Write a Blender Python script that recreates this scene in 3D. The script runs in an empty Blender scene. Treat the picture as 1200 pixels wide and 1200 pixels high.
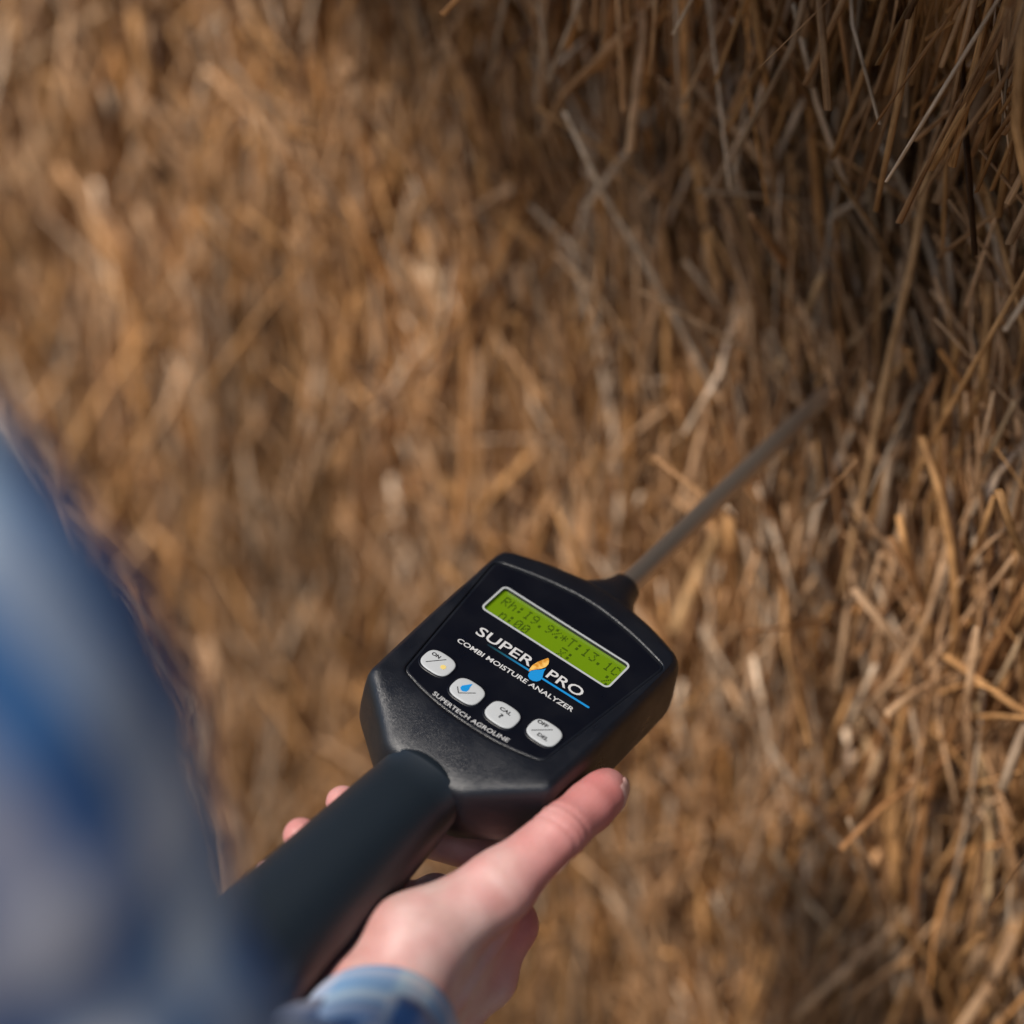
import bpy, bmesh, math, random
import numpy as np
from mathutils import Vector, Matrix, Euler

C = bpy.context.scene.collection
rng = np.random.default_rng(7)
random.seed(7)

# ------------------------------------------------------------------ camera, sky, sun, exposure
PITCH = math.radians(25)
cam_d = bpy.data.cameras.new('camera')
cam = bpy.data.objects.new('camera', cam_d)
C.objects.link(cam)
cam.location = (0, 0, 1.6)
cam.rotation_euler = (math.radians(90) - PITCH, 0, 0)
cam_d.sensor_fit = 'HORIZONTAL'
cam_d.sensor_width = 24
cam_d.lens = 50
cam_d.clip_start = 0.02
cam_d.clip_end = 500
cam_d.dof.use_dof = True
cam_d.dof.focus_distance = 0.92
cam_d.dof.aperture_fstop = 1.8
bpy.context.scene.camera = cam
MC = Matrix.Translation(cam.location) @ cam.rotation_euler.to_matrix().to_4x4()

SUN_DIR = Vector((-0.45, -0.45, 0.77)).normalized()
world = bpy.data.worlds.new('World')
bpy.context.scene.world = world
world.use_nodes = True
wn = world.node_tree
sky = wn.nodes.new('ShaderNodeTexSky')
sky.sky_type = 'NISHITA'
sky.sun_disc = False
sky.sun_elevation = math.asin(SUN_DIR.z)
sky.sun_rotation = math.atan2(SUN_DIR.x, SUN_DIR.y)
wn.links.new(sky.outputs[0], wn.nodes['Background'].inputs[0])
wn.nodes['Background'].inputs[1].default_value = 0.08
sd = bpy.data.lights.new('sun', 'SUN')
sd.energy = 3.0
sd.angle = math.radians(7)
sd.color = (1.0, 0.93, 0.84)
sun = bpy.data.objects.new('sun', sd)
C.objects.link(sun)
sun.location = (-2, -1, 5)
sun.rotation_euler = SUN_DIR.to_track_quat('Z', 'Y').to_euler()
vs = bpy.context.scene.view_settings
vs.view_transform = 'Standard'
vs.look = 'None'
vs.exposure = 0.5
vs.gamma = 1.0

# ------------------------------------------------------------------ helpers
def new_mat(name, color=(.5, .5, .5), rough=.5, spec=.5, metallic=0.0):
    m = bpy.data.materials.new(name)
    m.use_nodes = True
    b = m.node_tree.nodes['Principled BSDF']
    b.inputs['Base Color'].default_value = (*color, 1)
    b.inputs['Roughness'].default_value = rough
    b.inputs['Specular IOR Level'].default_value = spec
    b.inputs['Metallic'].default_value = metallic
    return m, m.node_tree, b

def nd(t, kind, **kw):
    n = t.nodes.new(kind)
    for k, v in kw.items():
        setattr(n, k, v)
    return n

def bump(t, b, scale, strength, dist=0.001, coord='Object', detail=4, kind='ShaderNodeTexNoise', vec_scale=None):
    tc = nd(t, 'ShaderNodeTexCoord')
    src = tc.outputs[coord]
    if vec_scale:
        mp = nd(t, 'ShaderNodeMapping')
        mp.inputs['Scale'].default_value = vec_scale
        t.links.new(src, mp.inputs[0]); src = mp.outputs[0]
    no = nd(t, kind)
    no.inputs['Scale'].default_value = scale
    if 'Detail' in no.inputs: no.inputs['Detail'].default_value = detail
    t.links.new(src, no.inputs['Vector'])
    bp = nd(t, 'ShaderNodeBump')
    bp.inputs['Strength'].default_value = strength
    bp.inputs['Distance'].default_value = dist
    t.links.new(no.outputs[0], bp.inputs['Height'])
    t.links.new(bp.outputs[0], b.inputs['Normal'])
    return no

def ramp(t, fac, stops):
    r = nd(t, 'ShaderNodeValToRGB')
    while len(r.color_ramp.elements) < len(stops):
        r.color_ramp.elements.new(.5)
    for e, (p, c) in zip(r.color_ramp.elements, stops):
        e.position = p; e.color = (*c, 1)
    t.links.new(fac, r.inputs[0])
    return r

def link(name, me, mat, parent=None, M=None, smooth=True):
    o = bpy.data.objects.new(name, me)
    C.objects.link(o)
    if mat is not None and not me.materials:
        me.materials.append(mat)
    if smooth:
        me.polygons.foreach_set('use_smooth', [True] * len(me.polygons))
    if parent is not None:
        o.parent = parent
    if M is not None:
        o.matrix_basis = M
    return o

def mesh(name, verts, faces):
    me = bpy.data.meshes.new(name)
    me.from_pydata([tuple(map(float, v)) for v in verts], [], faces)
    me.update()
    return me

def empty(name, M):
    o = bpy.data.objects.new(name, None)
    C.objects.link(o)
    o.empty_display_size = .05
    o.matrix_basis = M
    return o

def tag(o, label=None, cat=None, group=None, kind=None):
    if label: o['label'] = label
    if cat: o['category'] = cat
    if group: o['group'] = group
    if kind: o['kind'] = kind
    return o

def loft(rings, cap0=True, cap1=True):
    """rings: list of (N,3) arrays -> verts, faces"""
    n = len(rings[0]); V = [p for r in rings for p in r]; F = []
    for i in range(len(rings) - 1):
        a, b = i * n, (i + 1) * n
        for j in range(n):
            k = (j + 1) % n
            F.append((a + j, a + k, b + k, b + j))
    if cap0: F.append(tuple(range(n))[::-1])
    if cap1: F.append(tuple(range((len(rings) - 1) * n, len(rings) * n)))
    return V, F

# value noise on a lattice, numpy, smooth; used for the relief of the straw face and the cloth
_lat = rng.random((64, 64, 8))
def vnoise(x, y, z=0.0):
    x = np.asarray(x, float); y = np.asarray(y, float); z = np.asarray(z, float) + 0 * x
    xi = np.floor(x).astype(int); yi = np.floor(y).astype(int); zi = np.floor(z).astype(int)
    fx, fy, fz = x - xi, y - yi, z - zi
    s = lambda f: f * f * (3 - 2 * f)
    fx, fy, fz = s(fx), s(fy), s(fz)
    g = lambda i, j, k: _lat[(xi + i) % 64, (yi + j) % 64, (zi + k) % 8]
    c00 = g(0,0,0)*(1-fx)+g(1,0,0)*fx; c10 = g(0,1,0)*(1-fx)+g(1,1,0)*fx
    c01 = g(0,0,1)*(1-fx)+g(1,0,1)*fx; c11 = g(0,1,1)*(1-fx)+g(1,1,1)*fx
    return ((c00*(1-fy)+c10*fy)*(1-fz) + (c01*(1-fy)+c11*fy)*fz) * 2 - 1

# device frame: s across the face, t along the device towards the probe, h out of the face (mm)
RD = np.array([[0.8007268, -0.4933234, 0.3398067], [0.5815523, 0.5041632, -0.6384485], [0.1436436, 0.7088382, 0.6905903]])
OD = np.array([0.0037696, -0.067658, -0.92])
MD = Matrix(((RD[0][0], RD[1][0], RD[2][0], OD[0]), (RD[0][1], RD[1][1], RD[2][1], OD[1]),
             (RD[0][2], RD[1][2], RD[2][2], OD[2]), (0, 0, 0, 1)))
MDW = MC @ MD                                   # device (metres) -> world
def cam_pt(px, py, d):                          # a point of the place, given as seen from the camera's stand
    return MC @ Vector(((px - 600) * .0004 * d, (600 - py) * .0004 * d, -d))

# ------------------------------------------------------------------ ground
m_ground, t, b = new_mat('stubble_ground', (.22, .15, .08), .95, .1)
no = bump(t, b, 30, .6, .02)
r = ramp(t, no.outputs[0], [(.3, (.07, .05, .03)), (.7, (.20, .14, .08))])
t.links.new(r.outputs[0], b.inputs['Base Color'])
g = link('ground', mesh('ground', [(-60, -60, 0), (60, -60, 0), (60, 60, 0), (-60, 60, 0)], [(0, 1, 2, 3)]), m_ground, smooth=False)
tag(g, kind='structure')

# ------------------------------------------------------------------ straw bale
TH = math.radians(47)
E0 = cam_pt(1015, 415, 1.085)                    # where the probe enters
TAN = np.array([math.cos(TH), -math.sin(TH), 0]); NRM = np.array([-math.sin(TH), -math.cos(TH), 0])
E0n = np.array([E0.x, E0.y, 0.0])
def wall_pt(a, z, bb):
    a = np.asarray(a)[..., None]; bb = np.asarray(bb)[..., None]
    P = E0n + a * TAN + bb * NRM
    P[..., 2] = z
    return P
def to_wall(p):
    q = np.array(p) - E0n
    return q @ TAN, q[2], q @ NRM
def sstep(x, a, b):
    x = np.clip((np.asarray(x, float) - a) / (b - a), 0, 1); return x * x * (3 - 2 * x)
def pt_at(px, py, bb=0.0):                      # where the line of sight meets the straw face
    o = np.array(MC.translation); d = np.array(cam_pt(px, py, 1.0)) - o
    k = (bb - (o - E0n) @ NRM) / (d @ NRM)
    return o + d * k
HOL = [(*to_wall(pt_at(px, py))[:2], sa, sz, dp_) for px, py, sa, sz, dp_ in (
    (1040, 165, .075, .045, .13), (880, 110, .05, .05, .07), (1150, 60, .04, .05, .03), (695, 450, .03, .022, .03), (240, 165, .05, .045, .03),
    (330, 640, .06, .04, .035), (850, 390, .03, .03, .03), (1160, 1090, .03, .05, .04), (840, 1130, .04, .04, .03), (1010, 880, .02, .025, .03),
    (560, 120, .04, .04, .03), (760, 540, .03, .025, .025), (1110, 430, .02, .04, .035), (1012, 412, .03, .03, .085))]
def relief(a, z):
    r = .016 * vnoise(a * 7 + 3, z * 4 + 1) + .010 * vnoise(a * 17 + 9, z * 9 + 5, 2.5) + .005 * vnoise(a * 40, z * 22, 4.5) + .013 * vnoise(a * 27 + 13, z * 4.5 + 3, 5.2)
    for ha, hz, sa, sz, dep in HOL:
        r = r - dep * np.exp(-((a - ha) / sa) ** 2 - ((z - hz) / sz) ** 2)
    r = r - .02 * sstep(z, 1.27, 1.33) * (1 - sstep(z, 1.36, 1.42)) * sstep(a, -.35, -.1) + (.02 + .05 * sstep(a, -.45, -.1)) * sstep(z, 1.42, 1.48) + (.09 + .22 * sstep(a, -.62, -.2)) * sstep(z, 1.56, 1.61)          # stack leans out above; its unseen top step is added to shade the face
    return r

def straw_mat():
    m, t, b = new_mat('straw', (.4, .25, .12), .62, .28)
    at = nd(t, 'ShaderNodeAttribute', attribute_name='tint')
    tc = nd(t, 'ShaderNodeTexCoord')
    mp = nd(t, 'ShaderNodeMapping'); mp.inputs['Scale'].default_value = (1, 1, .12)
    fb = nd(t, 'ShaderNodeAttribute', attribute_name='fibre')
    t.links.new(fb.outputs['Vector'], mp.inputs[0]); mp.inputs['Scale'].default_value = (1, 1, 1)
    n1 = nd(t, 'ShaderNodeTexNoise'); n1.inputs['Scale'].default_value = 4.0; n1.inputs['Detail'].default_value = 4
    n2 = nd(t, 'ShaderNodeTexNoise'); n2.inputs['Scale'].default_value = 70; n2.inputs['Detail'].default_value = 4
    t.links.new(mp.outputs[0], n1.inputs['Vector']); t.links.new(tc.outputs['Object'], n2.inputs['Vector'])
    r1 = ramp(t, n1.outputs[0], [(.3, (.50, .45, .40)), (.5, (.95, .93, .9)), (.7, (1.22, 1.2, 1.18))])
    r2 = ramp(t, n2.outputs[0], [(.3, (.62, .56, .5)), (.6, (1.08, 1.06, 1.05))])
    mx = nd(t, 'ShaderNodeMix', data_type='RGBA', blend_type='MULTIPLY'); mx.inputs[0].default_value = 1
    mx2 = nd(t, 'ShaderNodeMix', data_type='RGBA', blend_type='MULTIPLY'); mx2.inputs[0].default_value = 1
    t.links.new(at.outputs['Color'], mx.inputs[6]); t.links.new(r1.outputs[0], mx.inputs[7])
    t.links.new(mx.outputs[2], mx2.inputs[6]); t.links.new(r2.outputs[0], mx2.inputs[7])
    t.links.new(mx2.outputs[2], b.inputs['Base Color'])
    bp = nd(t, 'ShaderNodeBump'); bp.inputs['Strength'].default_value = .4; bp.inputs['Distance'].default_value = .0004
    t.links.new(n1.outputs[0], bp.inputs['Height']); t.links.new(bp.outputs[0], b.inputs['Normal'])
    return m
M_STRAW = straw_mat()
PAL = np.array([(.54, .30, .125), (.47, .275, .14), (.58, .375, .22), (.74, .58, .43), (.30, .15, .06),
                (.42, .31, .215), (.13, .065, .03), (.55, .275, .095)])
PALP = np.array([.26, .20, .16, .08, .13, .08, .05, .04])

def straws_mesh(name, P0, D, L, W, flat, bend, tint, nr=5, ns=5, side=None):
    """P0 mid points (N,3); D unit directions; W half width; flat = thickness ratio; bend = sideways bow"""
    N = len(P0)
    up = rng.normal(size=(N, 3)); A = np.cross(D, up); A /= np.linalg.norm(A, axis=1)[:, None]
    B = np.cross(D, A)
    tt = np.linspace(-.5, .5, nr)
    kink = rng.uniform(-.3, .3, N); kamt = (rng.random(N) < .35) * rng.normal(0, .34, N)
    ctr = P0[:, None] + D[:, None] * (tt[None, :, None] * L[:, None, None]) \
        + A[:, None] * ((tt ** 2)[None, :, None] * (bend * L)[:, None, None]) \
        + B[:, None] * (np.maximum(0, tt[None] - kink[:, None]) * (kamt * L)[:, None])[..., None]
    wig = rng.normal(0, .011, (2, N, nr)); wig[:, :, 1:-1] = (wig[:, :, 1:-1] * 2 + wig[:, :, :-2] + wig[:, :, 2:]) / 2
    ctr = ctr + A[:, None] * (wig[0] * L[:, None])[..., None] + B[:, None] * (wig[1] * L[:, None])[..., None]
    tw = rng.normal(0, .8, N)[:, None] * tt[None] * 2
    prof = 1 - .35 * np.abs(tt[None] * 2) ** 3 * rng.random(N)[:, None]
    prof = prof * rng.uniform(.85, 1.12, (N, nr))
    ang = np.linspace(0, 2 * np.pi, ns, endpoint=False)
    ca, sa = np.cos(ang), np.sin(ang)
    wx = (W[:, None] * prof)[..., None] * ca; wy = (W[:, None] * flat[:, None] * prof)[..., None] * sa
    ct, st_ = np.cos(tw)[..., None], np.sin(tw)[..., None]
    ox = wx * ct - wy * st_; oy = wx * st_ + wy * ct
    V = ctr[:, :, None] + ox[..., None] * A[:, None, None] + oy[..., None] * B[:, None, None]
    V = V.reshape(-1, 3)
    base = np.arange(N)[:, None, None, None] * nr * ns
    i = np.arange(nr - 1)[:, None]; j = np.arange(ns)[None]
    k = (j + 1) % ns
    q = np.stack([i * ns + j, i * ns + k, (i + 1) * ns + k, (i + 1) * ns + j], -1)[None] + base
    q = q.reshape(-1)
    capb = np.arange(N)[:, None] * nr * ns
    caps = np.concatenate([capb + np.arange(ns)[::-1], capb + (nr - 1) * ns + np.arange(ns)], 0).reshape(-1)
    nq = len(q) // 4; nc = 2 * N
    me = bpy.data.meshes.new(name)
    me.vertices.add(len(V)); me.vertices.foreach_set('co', V.astype('f').ravel())
    me.loops.add(len(q) + len(caps)); me.loops.foreach_set('vertex_index', np.concatenate([q, caps]).astype('i'))
    me.polygons.add(nq + nc)
    ls = np.concatenate([np.arange(nq) * 4, nq * 4 + np.arange(nc) * ns]).astype('i')
    me.polygons.foreach_set('loop_start', ls)
    me.update(calc_edges=True)
    sm = np.zeros(nq + nc, bool); sm[:nq] = True
    me.polygons.foreach_set('use_smooth', sm)
    ca_ = me.color_attributes.new('tint', 'FLOAT_COLOR', 'POINT')
    shade = rng.uniform(.8, 1.15, (N, nr))                    # a stem is mottled along its length
    col = np.ones((N, nr, ns, 4)); col[..., :3] = tint[:, None, None] * shade[..., None, None]
    ca_.data.foreach_set('color', col.astype('f').ravel())
    fa = me.attributes.new('fibre', 'FLOAT_VECTOR', 'POINT')
    fv = np.zeros((N, nr, ns, 3)); fv[..., 0] = ca * 1.2 + rng.uniform(0, 60, N)[:, None, None]; fv[..., 1] = sa * 1.2
    fv[..., 2] = (tt[None] * L[:, None] * 22)[..., None] + rng.uniform(0, 60, N)[:, None, None]
    fa.data.foreach_set('vector', fv.astype('f').ravel())
    me.materials.append(M_STRAW)
    me.validate()
    return me

def rand_dirs(N, wide=1.0, lean=0.0):
    u = rng.random(N)
    th = np.where(u < .78, rng.normal(0, .12, N), np.where(u < .985, rng.normal(0, .33, N), rng.uniform(-1.57, 1.57, N))) * wide
    th = th + lean
    ph = rng.normal(0, .085, N) + (rng.random(N) < .06) * rng.normal(0, .4, N)
    a = np.sin(th) * np.cos(ph); z = np.cos(th) * np.cos(ph); o = np.sin(ph)
    return a[:, None] * TAN + o[:, None] * NRM + z[:, None] * np.array([0, 0, 1])
def pick_tint(N, a=None, z=None):
    c = PAL[rng.choice(len(PAL), N, p=PALP)]
    return c * rng.uniform(.75, 1.2, N)[:, None]

bale = empty('straw_bale', Matrix.Translation((E0.x, E0.y, 0)))
tag(bale, 'rough golden brown face of baled straw filling the background, pierced by the steel probe', 'straw bale')
BI = Matrix.Translation((-E0.x, -E0.y, 0))

# solid core behind the loose stems
na, nz = 150, 90
ga = np.linspace(-1.9, .9, na); gz = np.linspace(.0, 1.9, nz)
A_, Z_ = np.meshgrid(ga, gz)
front = wall_pt(A_, Z_, relief(A_, Z_) - .075).reshape(-1, 3)
V = list(front); F = [(j*na+i, j*na+i+1, (j+1)*na+i+1, (j+1)*na+i) for j in range(nz-1) for i in range(na-1)]
back = [wall_pt(np.array(a), z, np.array(-.85)) for a, z in ((-1.9, 0), (.9, 0), (.9, 1.9), (-1.9, 1.9))]
nb = len(V); V += back
cs = [0, na - 1, nz * na - 1, (nz - 1) * na]
F.append((nb, nb + 3, nb + 2, nb + 1))
F.append(tuple(range(0, na)) + (nb + 1, nb)); F.append(tuple([(nz-1)*na+i for i in range(na)][::-1]) + (nb + 3, nb + 2))
F.append(tuple([j*na for j in range(nz)][::-1]) + (nb, nb + 3)); F.append(tuple([j*na+na-1 for j in range(nz)]) + (nb + 2, nb + 1))
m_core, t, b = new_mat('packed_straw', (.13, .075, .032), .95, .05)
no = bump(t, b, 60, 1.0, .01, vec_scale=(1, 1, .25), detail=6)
r = ramp(t, no.outputs[0], [(.35, (.05, .027, .012)), (.7, (.22, .125, .055))])  # darker than the stems, so shade in the gaps is partly coloured in
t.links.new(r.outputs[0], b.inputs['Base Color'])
me = mesh('packed_core', V, F); link('packed_core', me, m_core, bale, BI, smooth=False)

def batch(N, a0, a1, z0, z1, d0, d1, Lm, Wm, wide=1.0, nr=5, ns=5, flatp=.45):
    a = rng.uniform(a0, a1, N); z = rng.uniform(z0, z1, N)
    dd = d0 + (d1 - d0) * rng.random(N)
    P = wall_pt(a, z, relief(a, z) + dd)
    L = np.clip(np.exp(rng.normal(math.log(Lm), .45, N)), .025, .32)
    W = np.clip(np.exp(rng.normal(math.log(Wm), .35, N)), .0005, .0042)
    flat = np.where(rng.random(N) < flatp, rng.uniform(.12, .3, N), rng.uniform(.7, 1, N))
    lean = .20 * vnoise(a * 8 + 11, z * 4 + 7, 3.5) + .18 * vnoise(a * 20 + 1, z * 10 + 2, 5.5)
    tone = 1.0 + .55 * vnoise(a * 13 + 5, z * 6 + 9, 1.5) + .22 * vnoise(a * 34, z * 15, 6.5)
    return P, rand_dirs(N, wide, lean), L, W, flat, rng.normal(0, .42, N), pick_tint(N) * tone[:, None]
def cat(bs): return [np.concatenate([b[i] for b in bs]) for i in range(7)]
parts = [batch(8500, -.58, .22, .62, 1.545, -.07, -.022, .18, .0019),
         batch(10500, -.58, .22, .62, 1.545, -.045, .004, .17, .0017),
         batch(2300, -.58, .22, .62, 1.545, -.012, .012, .14, .0014, .9),
         batch(9500, -.26, .2, .7, 1.54, -.05, .008, .045, .0007, 1.9),      # chaff and split pieces
         batch(7500, -1.4, -.58, .25, 1.56, -.06, .006, .24, .0028, .6, 6, 5),
         batch(1600, -1.9, -1.4, .02, 1.88, -.04, .006, .18, .0028, 1),
         batch(1800, .22, .9, .02, 1.88, -.04, .006, .15, .0024, 1),
         batch(2600, -1.4, .3, .02, .62, -.04, .006, .16, .0026, 1),
         batch(2400, -1.4, .3, 1.64, 1.88, -.04, .006, .15, .0022, 1)]
for k, grp in enumerate(([0, 1, 2, 4], [3], [5, 6, 7, 8])):
    bs = cat([parts[i] for i in grp])
    nr_, ns_ = ((7, 5), (5, 3), (4, 4))[k]
    nm = ('straw_mass', 'chaff', 'straw_mass')[k]
    o = link(nm, straws_mesh(nm, *bs, nr=nr_, ns=ns_), None, bale, BI, smooth=False)
    tag(o, kind='stuff')

# single stems that the photograph lets one pick out
def stem_mesh(name, pts, w, tint, flat=.8, ns=7, hollow=True):
    pts = [Vector(p) for p in pts]
    # resample a Catmull-Rom curve
    P = []
    for i in range(len(pts) - 1):
        p0 = pts[max(i - 1, 0)]; p1 = pts[i]; p2 = pts[i + 1]; p3 = pts[min(i + 2, len(pts) - 1)]
        for s in np.linspace(0, 1, 5, endpoint=False):
            P.append(.5 * ((2*p1) + (p2-p0)*s + (2*p0-5*p1+4*p2-p3)*s*s + (-p0+3*p1-3*p2+p3)*s**3))
    P.append(pts[-1])
    rings = []
    ref = Vector((.3, .9, .2))
    for i, p in enumerate(P):
        d = (P[min(i+1, len(P)-1)] - P[max(i-1, 0)]).normalized()
        a = d.cross(ref).normalized(); bb = d.cross(a)
        u = i / (len(P) - 1)
        ww = w * (1.05 - .3 * u) * (1 + .05 * math.sin(i * 2.3))
        if len(P) > 9 and i == len(P) // 2: ww *= 1.22        # a node of the stem
        rings.append(np.array([p + a * math.cos(x) * ww + bb * math.sin(x) * ww * flat for x in np.linspace(0, 2*math.pi, ns, endpoint=False)]))
    V, F = loft(rings)
    me = mesh(name, V, F)
    ca_ = me.color_attributes.new('tint', 'FLOAT_COLOR', 'POINT')
    col = np.ones((len(V), 4)); k = np.repeat(rng.uniform(.82, 1.12, len(rings)), ns)
    col[:, :3] = np.array(tint)[None] * k[:, None]
    ca_.data.foreach_set('color', col.astype('f').ravel())
    fa = me.attributes.new('fibre', 'FLOAT_VECTOR', 'POINT')
    fv = np.zeros((len(rings), ns, 3)); aa = np.linspace(0, 2*np.pi, ns, endpoint=False); off_ = rng.uniform(0, 60)
    ar = np.concatenate([[0], np.cumsum([(P[i+1]-P[i]).length for i in range(len(P)-1)])])
    fv[..., 0] = np.cos(aa) * 1.3 + off_; fv[..., 1] = np.sin(aa) * 1.3; fv[..., 2] = ar[:, None] * 22
    fa.data.foreach_set('vector', fv.astype('f').ravel())
    me.materials.append(M_STRAW)
    return me
KEY = [  # pixel path, depth (m), half width (m), tint
    ([(1088, 190), (1070, 300), (1040, 430), (1015, 560), (985, 700)], 1.03, .0023, (.52, .32, .16)),
    ([(940, 70), (955, 140), (978, 210), (990, 268)], 1.02, .0024, (.42, .24, .10)),
    ([(1060, 0), (1100, 110), (1150, 200), (1200, 300)], .97, .0022, (.40, .26, .14)),
    ([(1165, 20), (1130, 80), (1097, 148)], .945, .0020, (.50, .37, .22)),
    ([(945, 66), (1000, 69), (1060, 72), (1118, 62)], 1.0, .0017, (.44, .31, .17)),
    ([(1000, 180), (1018, 220), (1030, 298)], 1.0, .0019, (.42, .30, .18)),
    ([(915, 0), (920, 60), (935, 130)], .99, .0024, (.46, .34, .21)),
    ([(1145, 560), (1165, 520), (1190, 470)], .98, .0017, (.50, .36, .22)),
    ([(885, 250), (905, 300), (925, 350)], 1.08, .0021, (.48, .33, .19)),
    ([(905, 440), (930, 400), (965, 320)], 1.08, .0028, (.52, .34, .18)),
    ([(965, 430), (1010, 390), (1050, 340)], 1.07, .0022, (.48, .32, .18)),
    ([(1030, 880), (1000, 980), (970, 1080), (955, 1160)], 1.13, .0024, (.50, .34, .20)),
    ([(905, 995), (950, 1060), (1010, 1125)], 1.15, .0025, (.52, .38, .24)),
    ([(1145, 760), (1150, 870), (1160, 980), (1158, 1055)], 1.04, .0026, (.52, .36, .20)),
    ([(1055, 1180), (1050, 1110), (1080, 1045)], 1.10, .0022, (.58, .46, .34)),
    ([(1200, 740), (1175, 790), (1160, 810)], 1.0, .0016, (.5, .36, .22)),
    ([(985, 790), (1020, 880), (1030, 910)], 1.10, .0022, (.56, .40, .24)),
    ([(790, 740), (820, 670), (855, 600)], 1.17, .0040, (.60, .38, .19)),
    ([(535, 640), (545, 540), (548, 380), (540, 270)], 1.27, .0032, (.52, .27, .11)),
    ([(505, 480), (520, 380), (500, 290)], 1.28, .0030, (.60, .42, .26)),
    ([(645, 195), (700, 192), (738, 193)], 1.16, .0014, (.10, .06, .03)),
    ([(720, 20), (745, 90), (770, 170)], 1.12, .0024, (.5, .3, .14)),
    ([(155, 10), (152, 100), (158, 170)], 1.42, .0036, (.46, .26, .12)),
    ([(0, 95), (55, 55), (125, 10)], 1.38, .0034, (.46, .32, .2)),
    ([(0, 225), (45, 180), (80, 100), (70, 60)], 1.40, .0036, (.44, .30, .17)),
    ([(175, 385), (215, 320), (245, 290)], 1.40, .0036, (.5, .33, .19)),
    ([(370, 420), (360, 330), (355, 260)], 1.33, .0034, (.56, .38, .24)),
    ([(1195, 40), (1180, 160), (1200, 260)], .94, .0021, (.38, .26, .15)),
    ([(985, 20), (1030, 60), (1055, 90)], .99, .0016, (.4, .27, .14)),
    ([(1125, 400), (1110, 470), (1090, 620)], 1.03, .0024, (.48, .26, .10)),
    ([(1160, 330), (1150, 450), (1125, 520), (1120, 600)], 1.01, .0023, (.46, .25, .10)),
]
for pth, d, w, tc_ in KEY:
    tc_ = tuple(x * (.62 if pth[0][1] < 320 and pth[0][0] > 800 and pth[-1][1] < 500 else .95) for x in tc_); w *= .95  # upper right stems tinted darker: the shade there is put into their colour
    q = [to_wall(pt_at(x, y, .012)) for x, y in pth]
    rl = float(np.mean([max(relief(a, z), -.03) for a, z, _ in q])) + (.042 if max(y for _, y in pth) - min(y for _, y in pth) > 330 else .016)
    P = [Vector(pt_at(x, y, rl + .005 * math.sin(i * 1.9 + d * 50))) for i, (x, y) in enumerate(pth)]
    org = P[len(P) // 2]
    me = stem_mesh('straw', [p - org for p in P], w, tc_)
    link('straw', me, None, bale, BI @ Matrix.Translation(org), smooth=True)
variants = []
for i in range(14):
    L = random.uniform(.07, .2); bnd = random.uniform(-.08, .08); k = random.uniform(-.05, .05)
    pts = [(bnd * L * (1 - (2*u-1)**2) * 1.2, k * L * math.sin(u * 5), (u - .5) * L) for u in (0, .25, .5, .75, 1)]
    variants.append(stem_mesh('straw', pts, random.uniform(.0011, .0019), PAL[i % 6] * random.uniform(.6, .95), flat=random.choice((.25, .8, .9)), ns=6))
nsing = 300 - len(KEY)
dirs = rand_dirs(nsing, 1.0)
for i in range(nsing):
    if i < 200: a = rng.uniform(-.16, .14); z = rng.uniform(.74, 1.40)
    else: a = rng.uniform(-.8, -.12); z = rng.uniform(.62, 1.36)
    p = wall_pt(np.array(a), z, np.array(relief(a, z) + rng.uniform(.0, .012)))
    q = Vector(dirs[i]).to_track_quat('Z', 'Y').to_matrix().to_4x4()
    link('straw', variants[i % 14], None, bale, BI @ Matrix.Translation(Vector(p)) @ q @ Matrix.Rotation(rng.uniform(0, 6.28), 4, 'Z'), smooth=False)

# ------------------------------------------------------------------ moisture meter
m_body, t, b = new_mat('grained_black_plastic', (.005, .007, .012), .31, .65)
no = bump(t, b, 2800, .45, .0004, detail=1)
m_face, t, b = new_mat('satin_label_film', (.003, .004, .008), .34, .35)
for (mm_, lo_r, hi_r) in ((m_face, .26, .42), (m_body, .27, .42)):
    t2 = mm_.node_tree; b2_ = t2.nodes['Principled BSDF']
    tc = nd(t2, 'ShaderNodeTexCoord'); no = nd(t2, 'ShaderNodeTexNoise'); no.inputs['Scale'].default_value = 55; no.inputs['Detail'].default_value = 6
    t2.links.new(tc.outputs['Object'], no.inputs['Vector'])
    r = ramp(t2, no.outputs[0], [(.35, (lo_r,)*3), (.65, (hi_r,)*3)]); t2.links.new(r.outputs[0], b2_.inputs['Roughness'])
m_grip, t, b = new_mat('rubber_grip', (.009, .015, .022), .42, .5)
bump(t, b, 2500, .12, .0002, detail=2)
m_white, t, b = new_mat('white_print', (.55, .55, .55), .5, .3)
m_frame, t, b = new_mat('silver_print', (.42, .44, .45), .4, .4)
m_btn, t, b = new_mat('button_rubber', (.46, .48, .49), .42, .4)
m_ink, t, b = new_mat('black_print', (.012, .012, .015), .5, .3)
m_lcd, t, b = new_mat('lcd_backlight', (.095, .16, .004), .3, .5)
b.inputs['Emission Color'].default_value = (.20, .42, .0, 1); b.inputs['Emission Strength'].default_value = .12
m_seg, t, b = new_mat('lcd_segments', (.030, .06, .004), .4, .3)
m_blue, t, b = new_mat('blue_print', (.01, .24, .58), .45, .3)
m_orange, t, b = new_mat('orange_print', (.72, .36, .07), .5, .3)
no = nd(t, 'ShaderNodeTexNoise'); no.inputs['Scale'].default_value = 350
tc = nd(t, 'ShaderNodeTexCoord'); t.links.new(tc.outputs['Object'], no.inputs['Vector'])
r = ramp(t, no.outputs[0], [(.4, (.80, .48, .12)), (.6, (.55, .22, .02))]); t.links.new(r.outputs[0], b.inputs['Base Color'])
m_bar, t, b = new_mat('fading_blue_print', (.01, .24, .58), .45, .3)
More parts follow.
